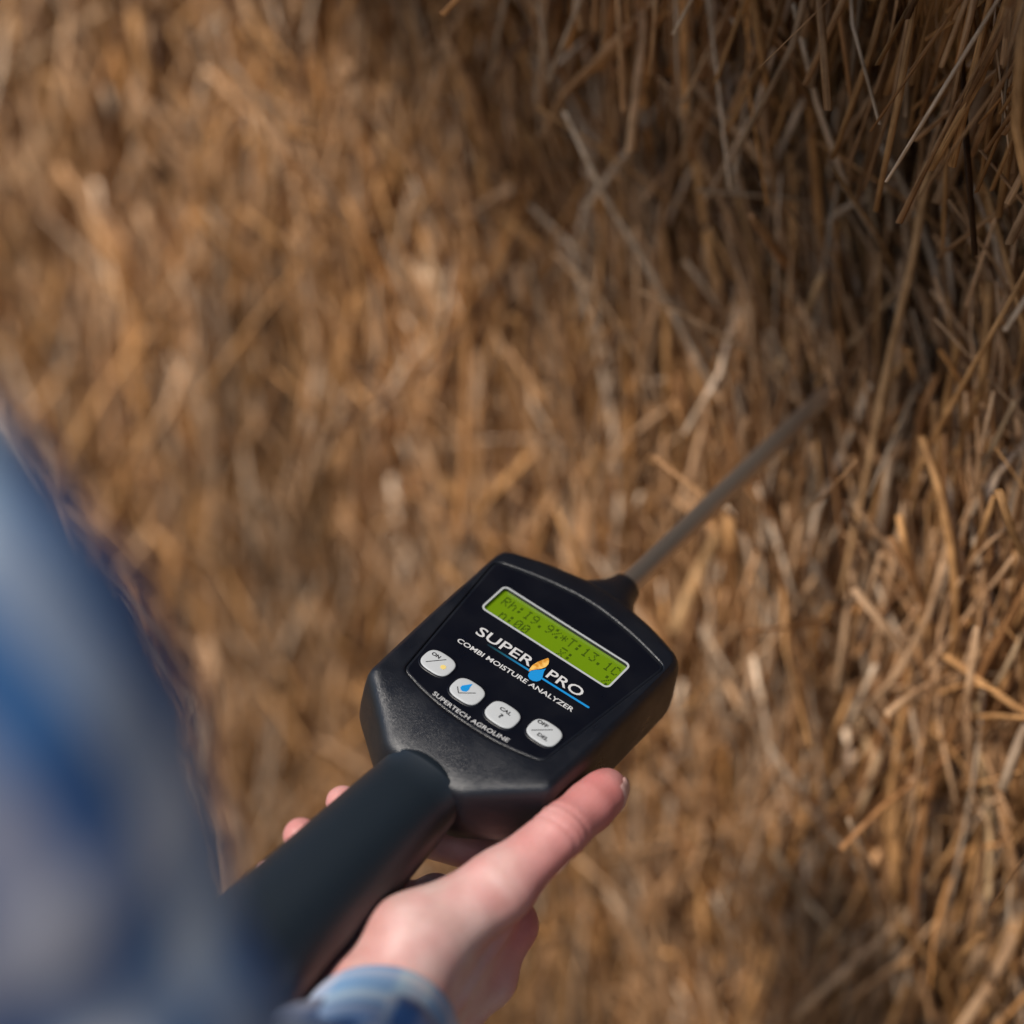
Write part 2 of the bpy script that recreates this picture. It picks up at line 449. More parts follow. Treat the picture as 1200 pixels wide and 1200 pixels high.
tc = nd(t, 'ShaderNodeTexCoord'); sx = nd(t, 'ShaderNodeSeparateXYZ'); t.links.new(tc.outputs['Object'], sx.inputs[0])
mr = nd(t, 'ShaderNodeMapRange'); mr.inputs['From Min'].default_value = -.020; mr.inputs['From Max'].default_value = .008
t.links.new(sx.outputs[0], mr.inputs[0])
r = ramp(t, mr.outputs[0], [(0, (.004, .010, .018)), (.3, (.008, .07, .10)), (1, (.01, .24, .58))]); t.links.new(r.outputs[0], b.inputs['Base Color'])
m_steel, t, b = new_mat('brushed_steel', (.62, .56, .50), .30, .5, .93)
bump(t, b, 900, .25, .0003, vec_scale=(1, .05, 1))
m_tube, t, b = new_mat('dark_tip', (.09, .07, .06), .5, .5, .6)

meter = empty('moisture_meter', MDW)
tag(meter, 'black handheld moisture meter with green display, white buttons and long steel probe', 'moisture meter')
mm = .001
def outline(corners, NN=360):
    """corners: (s,t,r) half outline for s>=0 from top to bottom, mirrored; polar resample about centre -> (NN,2)"""
    full = [(s, t_, r_) for s, t_, r_ in corners] + [(-s, t_, r_) for s, t_, r_ in corners[::-1] if s > 1e-6]
    n = len(full); pts = []
    for i in range(n):
        p = np.array(full[i][:2], float); r_ = full[i][2]
        a = np.array(full[i-1][:2], float) - p; c = np.array(full[(i+1) % n][:2], float) - p
        la, lc = np.linalg.norm(a), np.linalg.norm(c); a /= la; c /= lc
        d = min(r_, la * .49, lc * .49)
        p0, p1 = p + a * d, p + c * d
        for s in np.linspace(0, 1, 9):
            pts.append((1-s)**2 * p0 + 2*s*(1-s) * p + s*s * p1)
    pts = np.array(pts); nxt = np.roll(pts, -1, 0)
    out = []
    for k in range(NN):
        th = 2 * math.pi * k / NN; d = np.array([math.cos(th), math.sin(th)])
        best = 0
        e = nxt - pts
        den = d[0] * e[:, 1] - d[1] * e[:, 0]
        with np.errstate(divide='ignore', invalid='ignore'):
            tt_ = (pts[:, 0] * e[:, 1] - pts[:, 1] * e[:, 0]) / den
            uu = (pts[:, 0] * d[1] - pts[:, 1] * d[0]) / den
        ok = (np.abs(den) > 1e-9) & (uu >= -1e-6) & (uu <= 1 + 1e-6) & (tt_ > 0)
        best = tt_[ok].max() if ok.any() else 1
        out.append(d * best)
    return np.array(out)
L_out = [(0, 67.5, 0), (10, 66.5, 4), (30, 61, 8), (48, 53, 5), (47.8, 0, 40), (46.5, -44, 2.5), (18.5, -66, 4), (0, -67, 0)]
def ring3(o2, h):
    h = np.asarray(h) + 0 * o2[:, 0]
    return np.column_stack([o2[:, 0], o2[:, 1], h]) * mm
base = outline(L_out)
lab = outline([(0, 54.6, 30), (26, 50.5, 16), (46.2, 44.6, 3.2), (36.8, -34.8, 3.2), (20, -39.3, 14), (0, -40.6, 30)])
def drop(o2): return -5.0 * np.clip((-44 - o2[:, 1]) / 22, 0, 1) - 2.5 * np.clip((o2[:, 1] - 55) / 12, 0, 1)
def grow(o2, k):
    n = np.roll(o2, -1, 0) - np.roll(o2, 1, 0); n = np.column_stack([n[:, 1], -n[:, 0]]); n /= np.linalg.norm(n, axis=1)[:, None]
    return o2 + n * k
rings = []
for k, h in ((-9, -40), (-3.5, -39.2), (0.5, -37.5), (2.6, -34), (3.6, -29), (3.7, -22), (3.2, -12), (2.6, -5.5), (1.9, -3.2)):
    rings.append(ring3(grow(base, k), h + drop(base) * (1 if h > -20 else 0) * (h + 20) / 20))
rings.append(ring3(grow(base, .9), -1.1 + drop(base)))
rings.append(ring3(grow(base, -.4), -.25 + drop(base)))
for u in (.08, .25, .5, .75, .93):
    rings.append(ring3(grow(base, -.4) * (1 - u) + grow(lab, .9) * u, .1 + drop(base) * (1 - u) ** 1.5))
rings.append(ring3(grow(lab, .6), .05)); rings.append(ring3(grow(lab, .45), -.55))
V, F = loft(rings, True, False)
me = mesh('housing', V, F)
hous = link('housing', me, m_body, meter)
def rrect(s0, s1, t0, t1, r_, n=6):
    P = []
    for cx, cy, a0 in ((s1-r_, t1-r_, 0), (s0+r_, t1-r_, 90), (s0+r_, t0+r_, 180), (s1-r_, t0+r_, 270)):
        for k in range(n + 1):
            a = math.radians(a0 + 90 * k / n); P.append((cx + r_*math.cos(a), cy + r_*math.sin(a)))
    return np.array(P)
fi = rrect(-33.7, 33.7, 17.8, 34.8, 1.8)
bm = bmesh.new()
for lp in (ring3(grow(lab, -.9), -.28), ring3(fi, -.28)):
    vv = [bm.verts.new(p) for p in lp]
    for i in range(len(vv)): bm.edges.new((vv[i], vv[(i + 1) % len(vv)]))
bmesh.ops.triangle_fill(bm, use_beauty=True, edges=bm.edges[:], normal=(0, 0, 1))
me = bpy.data.meshes.new('faceplate'); bm.to_mesh(me); bm.free()
fp = link('faceplate', me, m_face, meter, smooth=False)
V, F = loft([ring3(grow(lab, .5), -.9), ring3(grow(lab, .15), -.55), ring3(grow(lab, -.5), -.32), ring3(grow(lab, -.92), -.28)], False, False)
o = link('faceplate_edge', mesh('faceplate_edge', V, F), m_body, fp)

def ell(t_, hc, a, bb, n=48, p=2.3):
    th = np.linspace(0, 2*np.pi, n, endpoint=False)
    c, s = np.cos(th), np.sin(th)
    return np.column_stack([a*np.sign(c)*np.abs(c)**(2/p), t_+0*c, hc + bb*np.sign(s)*np.abs(s)**(2/p)]) * mm
V, F = loft([ell(46, -17, 34, 15), ell(56, -17, 28, 15), ell(63, -16.6, 22.5, 14.3), ell(69, -16.2, 17.5, 13), ell(75, -16, 13, 11.2, p=2.1), ell(80, -16, 9.8, 9.4, p=2), ell(85, -16, 8, 8, p=2), ell(87.5, -16, 7.4, 7.4, p=2), ell(88, -16, 6.6, 6.6, p=2), ell(88, -16, 5, 5, p=2)][::-1])
link('neck', mesh('neck', V, F), m_body, meter)
GR = [(-54, -20, 16, 12), (-60, -19.5, 18, 14.8), (-63, -19.5, 19.2, 16.2), (-65.5, -19.6, 20.2, 17.2), (-66.5, -19.6, 20.2, 17.2), (-67.3, -19.8, 19.6, 17), (-80, -21.8, 20.6, 20.2),
      (-100, -23.6, 21.9, 23), (-125, -25.2, 23.4, 25.2), (-150, -26.6, 25, 26.6), (-175, -27.6, 26.2, 27.4), (-192, -28, 26.8, 27.8), (-198, -28, 26.2, 27), (-202, -28.2, 23.5, 24), (-203, -28.2, 15, 16)]
V, F = loft([ell(*g_, n=64, p=2.25) for g_ in GR])
link('handle', mesh('handle', V, F), m_grip, meter)
# probe rod
V, F = loft([ell(t_, -16, r_, r_, n=32, p=2) for t_, r_ in ((84, 5.1), (90, 5.1), (200, 5.1), (330, 5.0), (400, 5.0), (412, 3.4), (424, .6))])
link('probe', mesh('probe', V, F), m_steel, meter)

def poly_plate(name, pts, h0, h1, mat, parent, bevel=0.0, loc=(0, 0)):
    pts = np.array(pts, float)
    ar = np.sum(pts[:, 0] * np.roll(pts[:, 1], -1) - np.roll(pts[:, 0], -1) * pts[:, 1])
    if ar < 0: pts = pts[::-1]
    rs = [ring3(pts, h0), ring3(pts, h1)]
    V, F = loft(rs, False, True)
    return link(name, mesh(name, V, F), mat, parent, smooth=False)
HF = -.28                                              # height of the label film
# display
fo = rrect(-34.6, 34.6, 16.9, 35.7, 2.6)
HD = HF - 1.7
disp = link('display', mesh('display', ring3(grow(fi, .2), HD), [tuple(range(len(fi)))]), m_lcd, meter, smooth=False)
V, F = loft([ring3(fo, HF), ring3(fo, HF + .12), ring3(fi, HF + .12), ring3(fi, HF)], False, False)
link('display_frame', mesh('display_frame', V, F), m_frame, disp, smooth=False)
V, F = loft([ring3(fi, HF), ring3(fi, HD - .1)], False, False)
link('window_well', mesh('window_well', V, F), m_face, disp, smooth=False)
FONT = {'R': '1111010001100011111010100100101000 1'.replace(' ', ''), 'h': '10000100001011011001100011000110001', ':': '00000011000110000000011000110000000',
        'I': '01110001000010000100001000010001110', '9': '01110100011000101111000010001001100', '.': '00000000000000000000000000110001100',
        '%': '11000110010001000100010001001100011', '*': '00000001001010101110101010010000000', 'T': '11111001000010000100001000010000100',
        '1': '00100011000010000100001000010001110', '3': '11111000100010000010000011000101110', 'C': '01110100011000010000100001000101110',
        'n': '00000000001011011001100011000110001', '0': '01110100011001110101110011000101110', 'x': '11111000001000101010001000101010001'}
V, F = [], []
pitch = (30.9 + 28.6) / 15; cw = .62; chh = .78
for row, (txt, tt0) in enumerate((('Rh:I9.9%*T:13.1C', 29.4), (' n:00    x:    %', 22.0))):
    for ci, ch in enumerate(txt):
        if ch == ' ': continue
        bits = FONT[ch]
        for rr in range(7):
            for cc in range(5):
                if bits[rr*5+cc] == '1':
                    x = -28.8 + ci * pitch + (cc - 2) * cw; y = tt0 + (3 - rr) * chh
                    n0 = len(V)
                    V += [((x-.28)*mm, (y-.36)*mm, (HD+.06)*mm), ((x+.28)*mm, (y-.36)*mm, (HD+.06)*mm), ((x+.28)*mm, (y+.36)*mm, (HD+.06)*mm), ((x-.28)*mm, (y+.36)*mm, (HD+.06)*mm)]
                    F.append((n0, n0+1, n0+2, n0+3))
link('display_text', mesh('display_text', V, F), m_seg, disp, smooth=False)

def lettering(name, text, s0, s1, t0, t1, mat, parent, h, rot=0.0, weight=.012, curve=0.0, keep_h=False, italic=0.0):
    cu = bpy.data.curves.new(name, 'FONT'); cu.body = text; cu.size = 1.0; cu.offset = weight; cu.extrude = 0
    cu.resolution_u = 3; cu.space_character = 1.0
    to = bpy.data.objects.new(name, cu); C.objects.link(to)
    bpy.context.view_layer.update()
    me = bpy.data.meshes.new_from_object(to.evaluated_get(bpy.context.evaluated_depsgraph_get()))
    bpy.data.objects.remove(to); bpy.data.curves.remove(cu)
    co = np.empty(len(me.vertices) * 3, 'f'); me.vertices.foreach_get('co', co); co = co.reshape(-1, 3)
    mn, mx = co.min(0), co.max(0)
    x = s0 + (co[:, 0] - mn[0]) / (mx[0] - mn[0]) * (s1 - s0); y = t0 + (co[:, 1] - mn[1]) / (mx[1] - mn[1]) * (t1 - t0)
    if curve: y = y + curve * ((x - (s0+s1)/2) / ((s1-s0)/2)) ** 2
    cx, cy = (s0+s1)/2, (t0+t1)/2
    if rot:
        c, s = math.cos(rot), math.sin(rot); x, y = cx + (x-cx)*c - (y-cy)*s, cy + (x-cx)*s + (y-cy)*c
    co = np.column_stack([x * mm, y * mm, np.full(len(x), h * mm)])
    me.vertices.foreach_set('co', co.astype('f').ravel()); me.update()
    me.materials.clear(); me.name = name
    return link(name, me, mat, parent, smooth=False)
HP = HF + .05
RT = math.radians(1.7)
lettering('brand_lettering', 'SUPER', -27.2, 1.9, 3.3, 8.8, m_white, meter, HP, RT, .010)
lettering('brand_lettering', 'PRO', 10.2, 28.0, 4.2, 9.7, m_white, meter, HP, RT, .010)
lettering('title_lettering', 'COMBI MOISTURE ANALYZER', -30.3, 30.3, -5.5, -2.9, m_white, meter, HP, RT, .014)
lettering('maker_lettering', 'SUPERTECH AGROLINE', -19.6, 19.6, -38.5, -36.2, m_white, meter, HP, math.radians(1), .006, curve=1.3)
ub = poly_plate('underline', rrect(-19.3, 34.6, 1.5, 2.5, .45), HF + .02, HP - .01, m_bar, meter)
ub.matrix_basis = Matrix.Rotation(math.radians(1.1), 4, 'Z')
flame = [(4.9, 13.4), (4.0, 11.2), (3.0, 8.6), (2.4, 5.6), (2.7, 3.0), (3.4, 1.2), (3.9, 3.0), (5.0, 4.4), (6.4, 6.4), (7.3, 8.6), (7.2, 10.8), (6.3, 12.6), (5.4, 13.5)]
poly_plate('flame_emblem', flame, HF + .02, HP + .03, m_orange, meter)
dropp = [(7.9, 8.0), (6.6, 5.8), (5.0, 4.2), (4.0, 2.4), (3.9, .6), (4.6, -.9), (6.0, -1.8), (7.7, -1.8), (9.2, -.9), (10.0, .7), (9.8, 2.6), (8.9, 4.4), (8.2, 6.2)]
poly_plate('drop_emblem', dropp, HF + .02, HP + .05, m_blue, meter)

# buttons
def barrel(w, hgt, n=48, p=2.9):
    th = np.linspace(0, 2*np.pi, n, endpoint=False); c, s = np.cos(th), np.sin(th)
    return np.column_stack([w*np.sign(c)*np.abs(c)**(2/p), hgt*np.sign(s)*np.abs(s)**(2/p)])
def button(cx, cy, rotz):
    rs = []
    for k, h in ((1.0, HF), (.995, HF + .3), (.97, HF + .46), (.9, HF + .55), (.7, HF + .62), (.35, HF + .66)):
        rs.append(ring3(barrel(7.35 * k, 6.05 * k), h))
    V, F = loft(rs, False, True)
    o = link('button', mesh('button', V, F), m_btn, meter, Matrix.Translation((cx*mm, cy*mm, 0)) @ Matrix.Rotation(rotz, 4, 'Z'))
    rim = [ring3(barrel(8.3, 7.0), HF + .01), ring3(barrel(7.9, 6.6), HF + .35), ring3(barrel(7.4, 6.1), HF + .2)]
    V, F = loft(rim, False, False)
    link('button_rim', mesh('button_rim', V, F), m_face, o)
    return o
HB = HF + .72
def seg(name, p, q, w, par, mat=m_ink):
    p = np.array(p, float); q = np.array(q, float); d = (q-p)/np.linalg.norm(q-p); n = np.array([-d[1], d[0]]) * w / 2
    return poly_plate(name, [p+n, p-n, q-n, q+n], HB - .3, HB + .01, mat, par)
b1 = button(-28.3, -22.0, math.radians(0)); b2 = button(-9.4, -26.2, 0); b3 = button(9.4, -26.2, 0); b4 = button(28.3, -22.0, 0)
for x, lb in ((b1, 'white button marked ON with a yellow sun'), (b2, 'white button with a blue drop and a tick'), (b3, 'white button marked CAL and a question mark'), (b4, 'white button marked OFF and DEL')):
    x['label'] = lb
lettering('button_lettering', 'ON', -5.2, -1.0, 1.6, 3.6, m_ink, b1, HB, 0, .034)
seg('slash_mark', (-4.2, -3.4), (1.6, 3.6), .38, b1)
sunb = [(3.2 + (1.5 if k % 2 else 1.05) * math.cos(k*math.pi/10), -.7 + (1.5 if k % 2 else 1.05) * math.sin(k*math.pi/10)) for k in range(20)]
m_sunp, t, b = new_mat('yellow_print', (.72, .55, .18), .5, .3)
poly_plate('sun_mark', sunb, HB - .3, HB + .01, m_sunp, b1)
dr = [(-2.2+3.0+0.0, 4.6), (-.6, 2.6), (-1.9, .9), (-1.9, -.5), (-1.0, -1.5), (.3, -1.6), (1.4, -.8), (1.7, .5), (1.2, 2.2)]
poly_plate('drop_mark', [(x - 1.5, y) for x, y in dr], HB - .3, HB + .01, m_blue, b2)
seg('tick_mark', (-4.6, -1.0), (-2.1, -3.6), .38, b2); seg('tick_mark', (-2.1, -3.6), (3.4, 1.4), .38, b2)
lettering('button_lettering', 'CAL', -2.9, 2.9, 1.2, 3.1, m_ink, b3, HB, 0, .034)
lettering('button_lettering', '?', -.8, .8, -2.7, -.1, m_ink, b3, HB, 0, .034)
lettering('button_lettering', 'OFF', -5.8, -.6, 2.2, 4.2, m_ink, b4, HB, 0, .034)
seg('slash_mark', (-4.8, -3.0), (1.9, 3.4), .38, b4)
lettering('button_lettering', 'DEL', -1.6, 3.6, -3.6, -1.7, m_ink, b4, HB, 0, .034)

# ------------------------------------------------------------------ person: hand and arm
def smin(a, b, k):
    h = np.clip(.5 + .5 * (b - a) / k, 0, 1)
    return b * (1 - h) + a * h - k * h * (1 - h)
def cone(P, a, b, r1, r2):
    a = np.array(a, 'f'); b = np.array(b, 'f'); ba = b - a; pa = P - a
    t_ = np.clip(pa @ ba / (ba @ ba), 0, 1)
    d = pa - t_[..., None] * ba
    return np.sqrt((d * d).sum(-1)) - (r1 + (r2 - r1) * t_)
def surface_nets(f, lo, step, dims):
    gx, gy, gz = dims
    D = f
    s = D < 0
    cells = np.zeros((gx-1, gy-1, gz-1), int); corner = []
    acc = np.zeros((gx-1, gy-1, gz-1, 3)); cnt = np.zeros((gx-1, gy-1, gz-1))
    off = [(i, j, k) for i in (0, 1) for j in (0, 1) for k in (0, 1)]
    sl = lambda A, o: A[o[0]:gx-1+o[0], o[1]:gy-1+o[1], o[2]:gz-1+o[2]]
    for o in off:
        for ax in range(3):
            if o[ax] == 0:
                o2 = list(o); o2[ax] = 1
                v0, v1 = sl(D, o), sl(D, o2)
                m_ = (v0 < 0) != (v1 < 0)
                t_ = np.where(m_, v0 / np.where(m_, v0 - v1, 1), 0)
                for c in range(3):
                    acc[..., c] += np.where(m_, o[c] + (t_ if c == ax else 0), 0)
                cnt += m_
    act = cnt > 0
    idx = -np.ones(act.shape, int); idx[act] = np.arange(act.sum())
    I = np.argwhere(act)
    V = lo + (I + acc[act] / cnt[act][:, None]) * step
    faces = []
    for ax in range(3):
        b_, c_ = (ax + 1) % 3, (ax + 2) % 3
        sl0 = [slice(None)] * 3; sl1 = [slice(None)] * 3
        sl0[ax] = slice(0, -1); sl1[ax] = slice(1, None)
        a0 = s[tuple(sl0)]; a1 = s[tuple(sl1)]
        E = np.argwhere(a0 != a1)
        E = E[(E[:, b_] > 0) & (E[:, c_] > 0) & (E[:, b_] < D.shape[b_]-1) & (E[:, c_] < D.shape[c_]-1)]
        flip = a0[tuple(E.T)]
        eb = np.eye(3, dtype=int)[b_]; ec = np.eye(3, dtype=int)[c_]
        q = np.stack([idx[tuple((E - eb - ec).T)], idx[tuple((E - ec).T)], idx[tuple(E.T)], idx[tuple((E - eb).T)]], 1)
        q[~flip] = q[~flip][:, ::-1]
        faces.append(q)
    return V, np.concatenate(faces)
def relax(V, F, it=3, lam=.5):
    for _ in range(it):
        S = np.zeros_like(V); n = np.zeros(len(V))
        for i in range(4):
            a, b_ = F[:, i], F[:, (i+1) % 4]
            np.add.at(S, a, V[b_]); np.add.at(n, a, 1); np.add.at(S, b_, V[a]); np.add.at(n, b_, 1)
        V = V + lam * (S / np.maximum(n, 1)[:, None] - V)
    return V

# joints in the device's frame (mm)
IM, MM, RM, PM = (57, -74, -56), (62, -94, -68), (60, -114, -74), (52, -133, -74)
CARP = (47, -146, -44)
TH1, TH2, TH3, TH4 = (42, -124, -31), (54, -85, -20), (60.5, -53, -8.5), (61.8, -24, -11)
WR2 = (56, -170, -40); FA = (60, -215, -30)
palm = [(CARP, IM, 19, 11.5), (CARP, MM, 19, 11), (CARP, RM, 18, 10.5), (CARP, PM, 17, 10), (IM, MM, 11, 10.5), (MM, RM, 10.5, 10), (RM, PM, 10, 9.5),
        ((38, -150, -52), (36, -134, -66), 15, 12), ((32, -142, -52), (38, -84, -54), 14.5, 12), ((34, -112, -58), (24, -80, -62), 13, 11), ((25, -166, -45), (31, -140, -52), 16, 14),                       # heel of the hand
        ((40, -152, -38), WR2, 19, 20), (WR2, FA, 20.5, 25), ((49, -158, -50), (52, -175, -52), 16, 17)]
thenar = [(TH1, TH2, 20, 13.5), (CARP, TH1, 20, 20), (TH2, (50, -86, -50), 10, 9)]
thumb = [(TH2, TH3, 13.2, 11.2), (TH3, (61.5, -33, -10.5), 11.2, 10.4), ((61.5, -33, -10.5), TH4, 10.6, 9.8), (TH4, (61.2, -19, -12), 9.8, 8.6)]
fing = [[(IM, (28, -50, -57), 10.5, 9), ((28, -50, -57), (-4, -66, -55), 9, 8.2), ((-4, -66, -55), (-22.5, -90, -27), 8.2, 7.4)],
        [(MM, (26, -86, -62), 10.5, 9.2), ((26, -86, -62), (-8, -100, -57), 9.2, 8.4), ((-8, -100, -57), (-25, -114, -28), 8.4, 7.6)],
        [(RM, (24, -112, -66), 10, 8.8), ((24, -112, -66), (-8, -122, -60), 8.8, 8), ((-8, -122, -60), (-24, -134, -34), 8, 7.2)],
        [(PM, (24, -136, -66), 9, 8), ((24, -136, -66), (0, -142, -61), 8, 7.2), ((0, -142, -61), (-17, -150, -48), 7.2, 6.4)]]
lo = np.array([-40., -222., -100.]); step = 1.5
dims = (81, 145, 75)
gx = [lo[i] + np.arange(dims[i]) * step for i in range(3)]
G = np.stack(np.meshgrid(*gx, indexing='ij'), -1).astype('f')
dp = None
for a, b_, r1, r2 in palm:
    c = cone(G, a, b_, r1, r2); dp = c if dp is None else smin(dp, c, 7)
for a, b_, r1, r2 in thenar:
    dp = smin(dp, cone(G, a, b_, r1, r2), 9)
dt_ = None
for a, b_, r1, r2 in thumb:
    c = cone(G, a, b_, r1, r2); dt_ = c if dt_ is None else smin(dt_, c, 3)
# thumb tendon towards the wrist and the outer tendon that bounds the hollow beside it
d_all = smin(dp, dt_, 7)
d_all = smin(d_all, cone(G, (60, -76, -37), (66.5, -138, -47), 4.0, 3.6), 5)
for fi_ in fing:
    df = None
    for a, b_, r1, r2 in fi_:
        c = cone(G, a, b_, r1, r2); df = c if df is None else smin(df, c, 2.5)
    d_all = smin(d_all, df, 3)
# hollow between the tendons
d_all = np.maximum(d_all, -(cone(G, (70, -118, -24), (72, -136, -28), 6, 6))) if False else d_all
V, F = surface_nets(d_all, lo, step, dims)
V = relax(V, F, 4, .5)
# skin folds over the thumb's joints
def folds(V, c, ax, rad, offs, amp):
    ax = np.array(ax, float); ax /= np.linalg.norm(ax); q = V - np.array(c); al = q @ ax; ra = q - al[:, None] * ax
    rr = np.linalg.norm(ra, axis=1); m_ = np.clip(1 - np.abs(rr - rad) / 5, 0, 1)
    dsp = 0
    for o_ in offs: dsp = dsp + np.exp(-((al - o_ - .9 * vnoise(V[:, 2] / 5, V[:, 0] / 5, 1.3)) / 1.1) ** 2)
    return V - ra / np.maximum(rr, 1)[:, None] * (amp * m_ * dsp)[:, None]
V = folds(V, TH3, (0.3, 29, -1), 11, (-5, -1.5, 2.5), .8)
V = folds(V, TH2, (6.5, 32, 11), 13.5, (-4, 3), .18)
me = bpy.data.meshes.new('body')
me.from_pydata((V * mm).tolist(), [], F.tolist()); me.update()
# pigment: redder at the thumb's tip and knuckles
ca_ = me.color_attributes.new('flush', 'FLOAT_COLOR', 'POINT')
fl = np.zeros(len(V))
for c, rad, k in ((TH4, 22, 1.0), (TH3, 18, .55), ((66, -72, -30), 26, .9), (IM, 24, .7), ((-24, -92, -26), 14, .6), ((-26, -116, -28), 14, .6), ((30, -150, -40), 30, .5)):
    fl += k * np.exp(-((V - np.array(c)) ** 2).sum(1) / rad ** 2)
fl = np.clip(fl + .06 + .2 * vnoise(V[:, 0] / 9, V[:, 1] / 9, V[:, 2] / 9), 0, 1)
col = np.ones((len(V), 4)); col[:, 0] = fl; col[:, 1] = fl; col[:, 2] = fl
ca_.data.foreach_set('color', col.astype('f').ravel())
m_skin, t, b = new_mat('skin', (.62, .40, .33), .48, .4)
at = nd(t, 'ShaderNodeAttribute', attribute_name='flush')
r = ramp(t, at.outputs['Fac'], [(0, (.66, .47, .43)), (.35, (.61, .33, .305)), (1, (.56, .20, .19))])
no = nd(t, 'ShaderNodeTexNoise'); no.inputs['Scale'].default_value = 90; no.inputs['Detail'].default_value = 5
tc = nd(t, 'ShaderNodeTexCoord'); t.links.new(tc.outputs['Object'], no.inputs['Vector'])
r2 = ramp(t, no.outputs[0], [(.3, (.9, .84, .82)), (.7, (1.05, 1.05, 1.05))])
mx = nd(t, 'ShaderNodeMix', data_type='RGBA', blend_type='MULTIPLY'); mx.inputs[0].default_value = 1
t.links.new(r.outputs[0], mx.inputs[6]); t.links.new(r2.outputs[0], mx.inputs[7]); t.links.new(mx.outputs[2], b.inputs['Base Color'])
b.inputs['Subsurface Weight'].default_value = .25
b.inputs['Subsurface Radius'].default_value = (1.0, .35, .2)
b.inputs['Subsurface Scale'].default_value = .006
vo = nd(t, 'ShaderNodeTexVoronoi'); vo.inputs['Scale'].default_value = 900; t.links.new(tc.outputs['Object'], vo.inputs['Vector'])
bp = nd(t, 'ShaderNodeBump'); bp.inputs['Strength'].default_value = .25; bp.inputs['Distance'].default_value = .0003
t.links.new(vo.outputs[0], bp.inputs['Height']); t.links.new(bp.outputs[0], b.inputs['Normal'])

pbase = MC @ Vector((-.09, -.22, -.56))
person = empty('person', Matrix.Translation(pbase))
tag(person, 'person in blue checked shirt holding the moisture meter in an open hand', 'person')
PI_ = Matrix.Translation(-pbase)
body = link('body', me, m_skin, person, PI_ @ MDW)
# thumb nail on the far side of the tip
m_nail, t, b = new_mat('nail', (.66, .40, .36), .36, .5)
ax0 = np.array((61.5, -31., -10.6)); ax1 = np.array((61.3, -12.5, -12.5)); ad = (ax1 - ax0) / np.linalg.norm(ax1 - ax0)
nn = np.array((.93, -.2, .18)); nn -= nn @ ad * ad; nn /= np.linalg.norm(nn); sd_ = np.cross(ad, nn)
def tdist(p):
    return min(float(cone(np.array(p, 'f')[None], a, b_, r1, r2)[0]) for a, b_, r1, r2 in thumb)
rows = []
for i in range(11):
    u = i / 10; row = []
    for v in np.linspace(-1, 1, 13):
        ag = math.radians(50 * v); dr_ = nn * math.cos(ag) + sd_ * math.sin(ag); base_ = ax0 + (ax1 - ax0) * (u - .10 * v * v * (1 if u > .5 else -1) * abs(2*u-1))
        lo_, hi_ = 0., 16.
        lv = .30 - .55 * v ** 6 - .6 * max(0, 1 - u * 6) + .45 * max(0, u - .8)
        for _ in range(14):
            md = (lo_ + hi_) / 2
            if tdist(base_ + dr_ * md) < lv + .25: lo_ = md
            else: hi_ = md
        row.append(base_ + dr_ * min(lo_, 10.4))
    rows.append(row)
V = [p * mm for r_ in rows for p in r_]; F = [(i*13+j, i*13+j+1, (i+1)*13+j+1, (i+1)*13+j) for i in range(10) for j in range(12)]
nail = link('nail', mesh('nail', V, F), m_nail, person, PI_ @ MDW)
so = nail.modifiers.new('thick', 'SOLIDIFY'); so.thickness = .0006; so.offset = 0

# shirt: plaid cloth
def plaid(name, su, sv, ou, ov, lift=1.0):
    m, t, b = new_mat(name, (.1, .2, .4), .85, .15)
    uv = nd(t, 'ShaderNodeUVMap'); uv.uv_map = 'cloth'
    sp = nd(t, 'ShaderNodeSeparateXYZ'); t.links.new(uv.outputs[0], sp.inputs[0])
    def band(out, scale, offs, stops):
        ma = nd(t, 'ShaderNodeMath', operation='MULTIPLY_ADD'); ma.inputs[1].default_value = scale; ma.inputs[2].default_value = offs
        t.links.new(out, ma.inputs[0])
        fr = nd(t, 'ShaderNodeMath', operation='FRACT'); t.links.new(ma.outputs[0], fr.inputs[0])
        r = ramp(t, fr.outputs[0], stops); r.color_ramp.interpolation = 'LINEAR'
        return r
    W, Lb, Mb, Nv, Gy = [tuple(min(.8, x * lift) for x in c) for c in ((.66, .72, .76), (.34, .46, .58), (.035, .11, .26), (.014, .032, .10), (.30, .30, .34))]
    if lift > 1.5: Nv = Mb = (.20, .38, .62); Gy = (.55, .56, .66)
    st_ = [(0, Lb), (.08, W), (.20, Lb), (.25, Mb), (.42, Mb), (.46, Nv), (.60, Nv), (.65, Gy), (.80, Gy), (.85, Mb), (.95, Mb)]
    ru = band(sp.outputs[0], su, ou, st_); rv = band(sp.outputs[1], sv, ov, st_)
    mx = nd(t, 'ShaderNodeMix', data_type='RGBA'); mx.inputs[0].default_value = .5
    t.links.new(ru.outputs[0], mx.inputs[6]); t.links.new(rv.outputs[0], mx.inputs[7])
    t.links.new(mx.outputs[2], b.inputs['Base Color'])
    bump(t, b, 1800, .3, .0004, detail=2)
    b.inputs['Sheen Weight'].default_value = .15
    return m
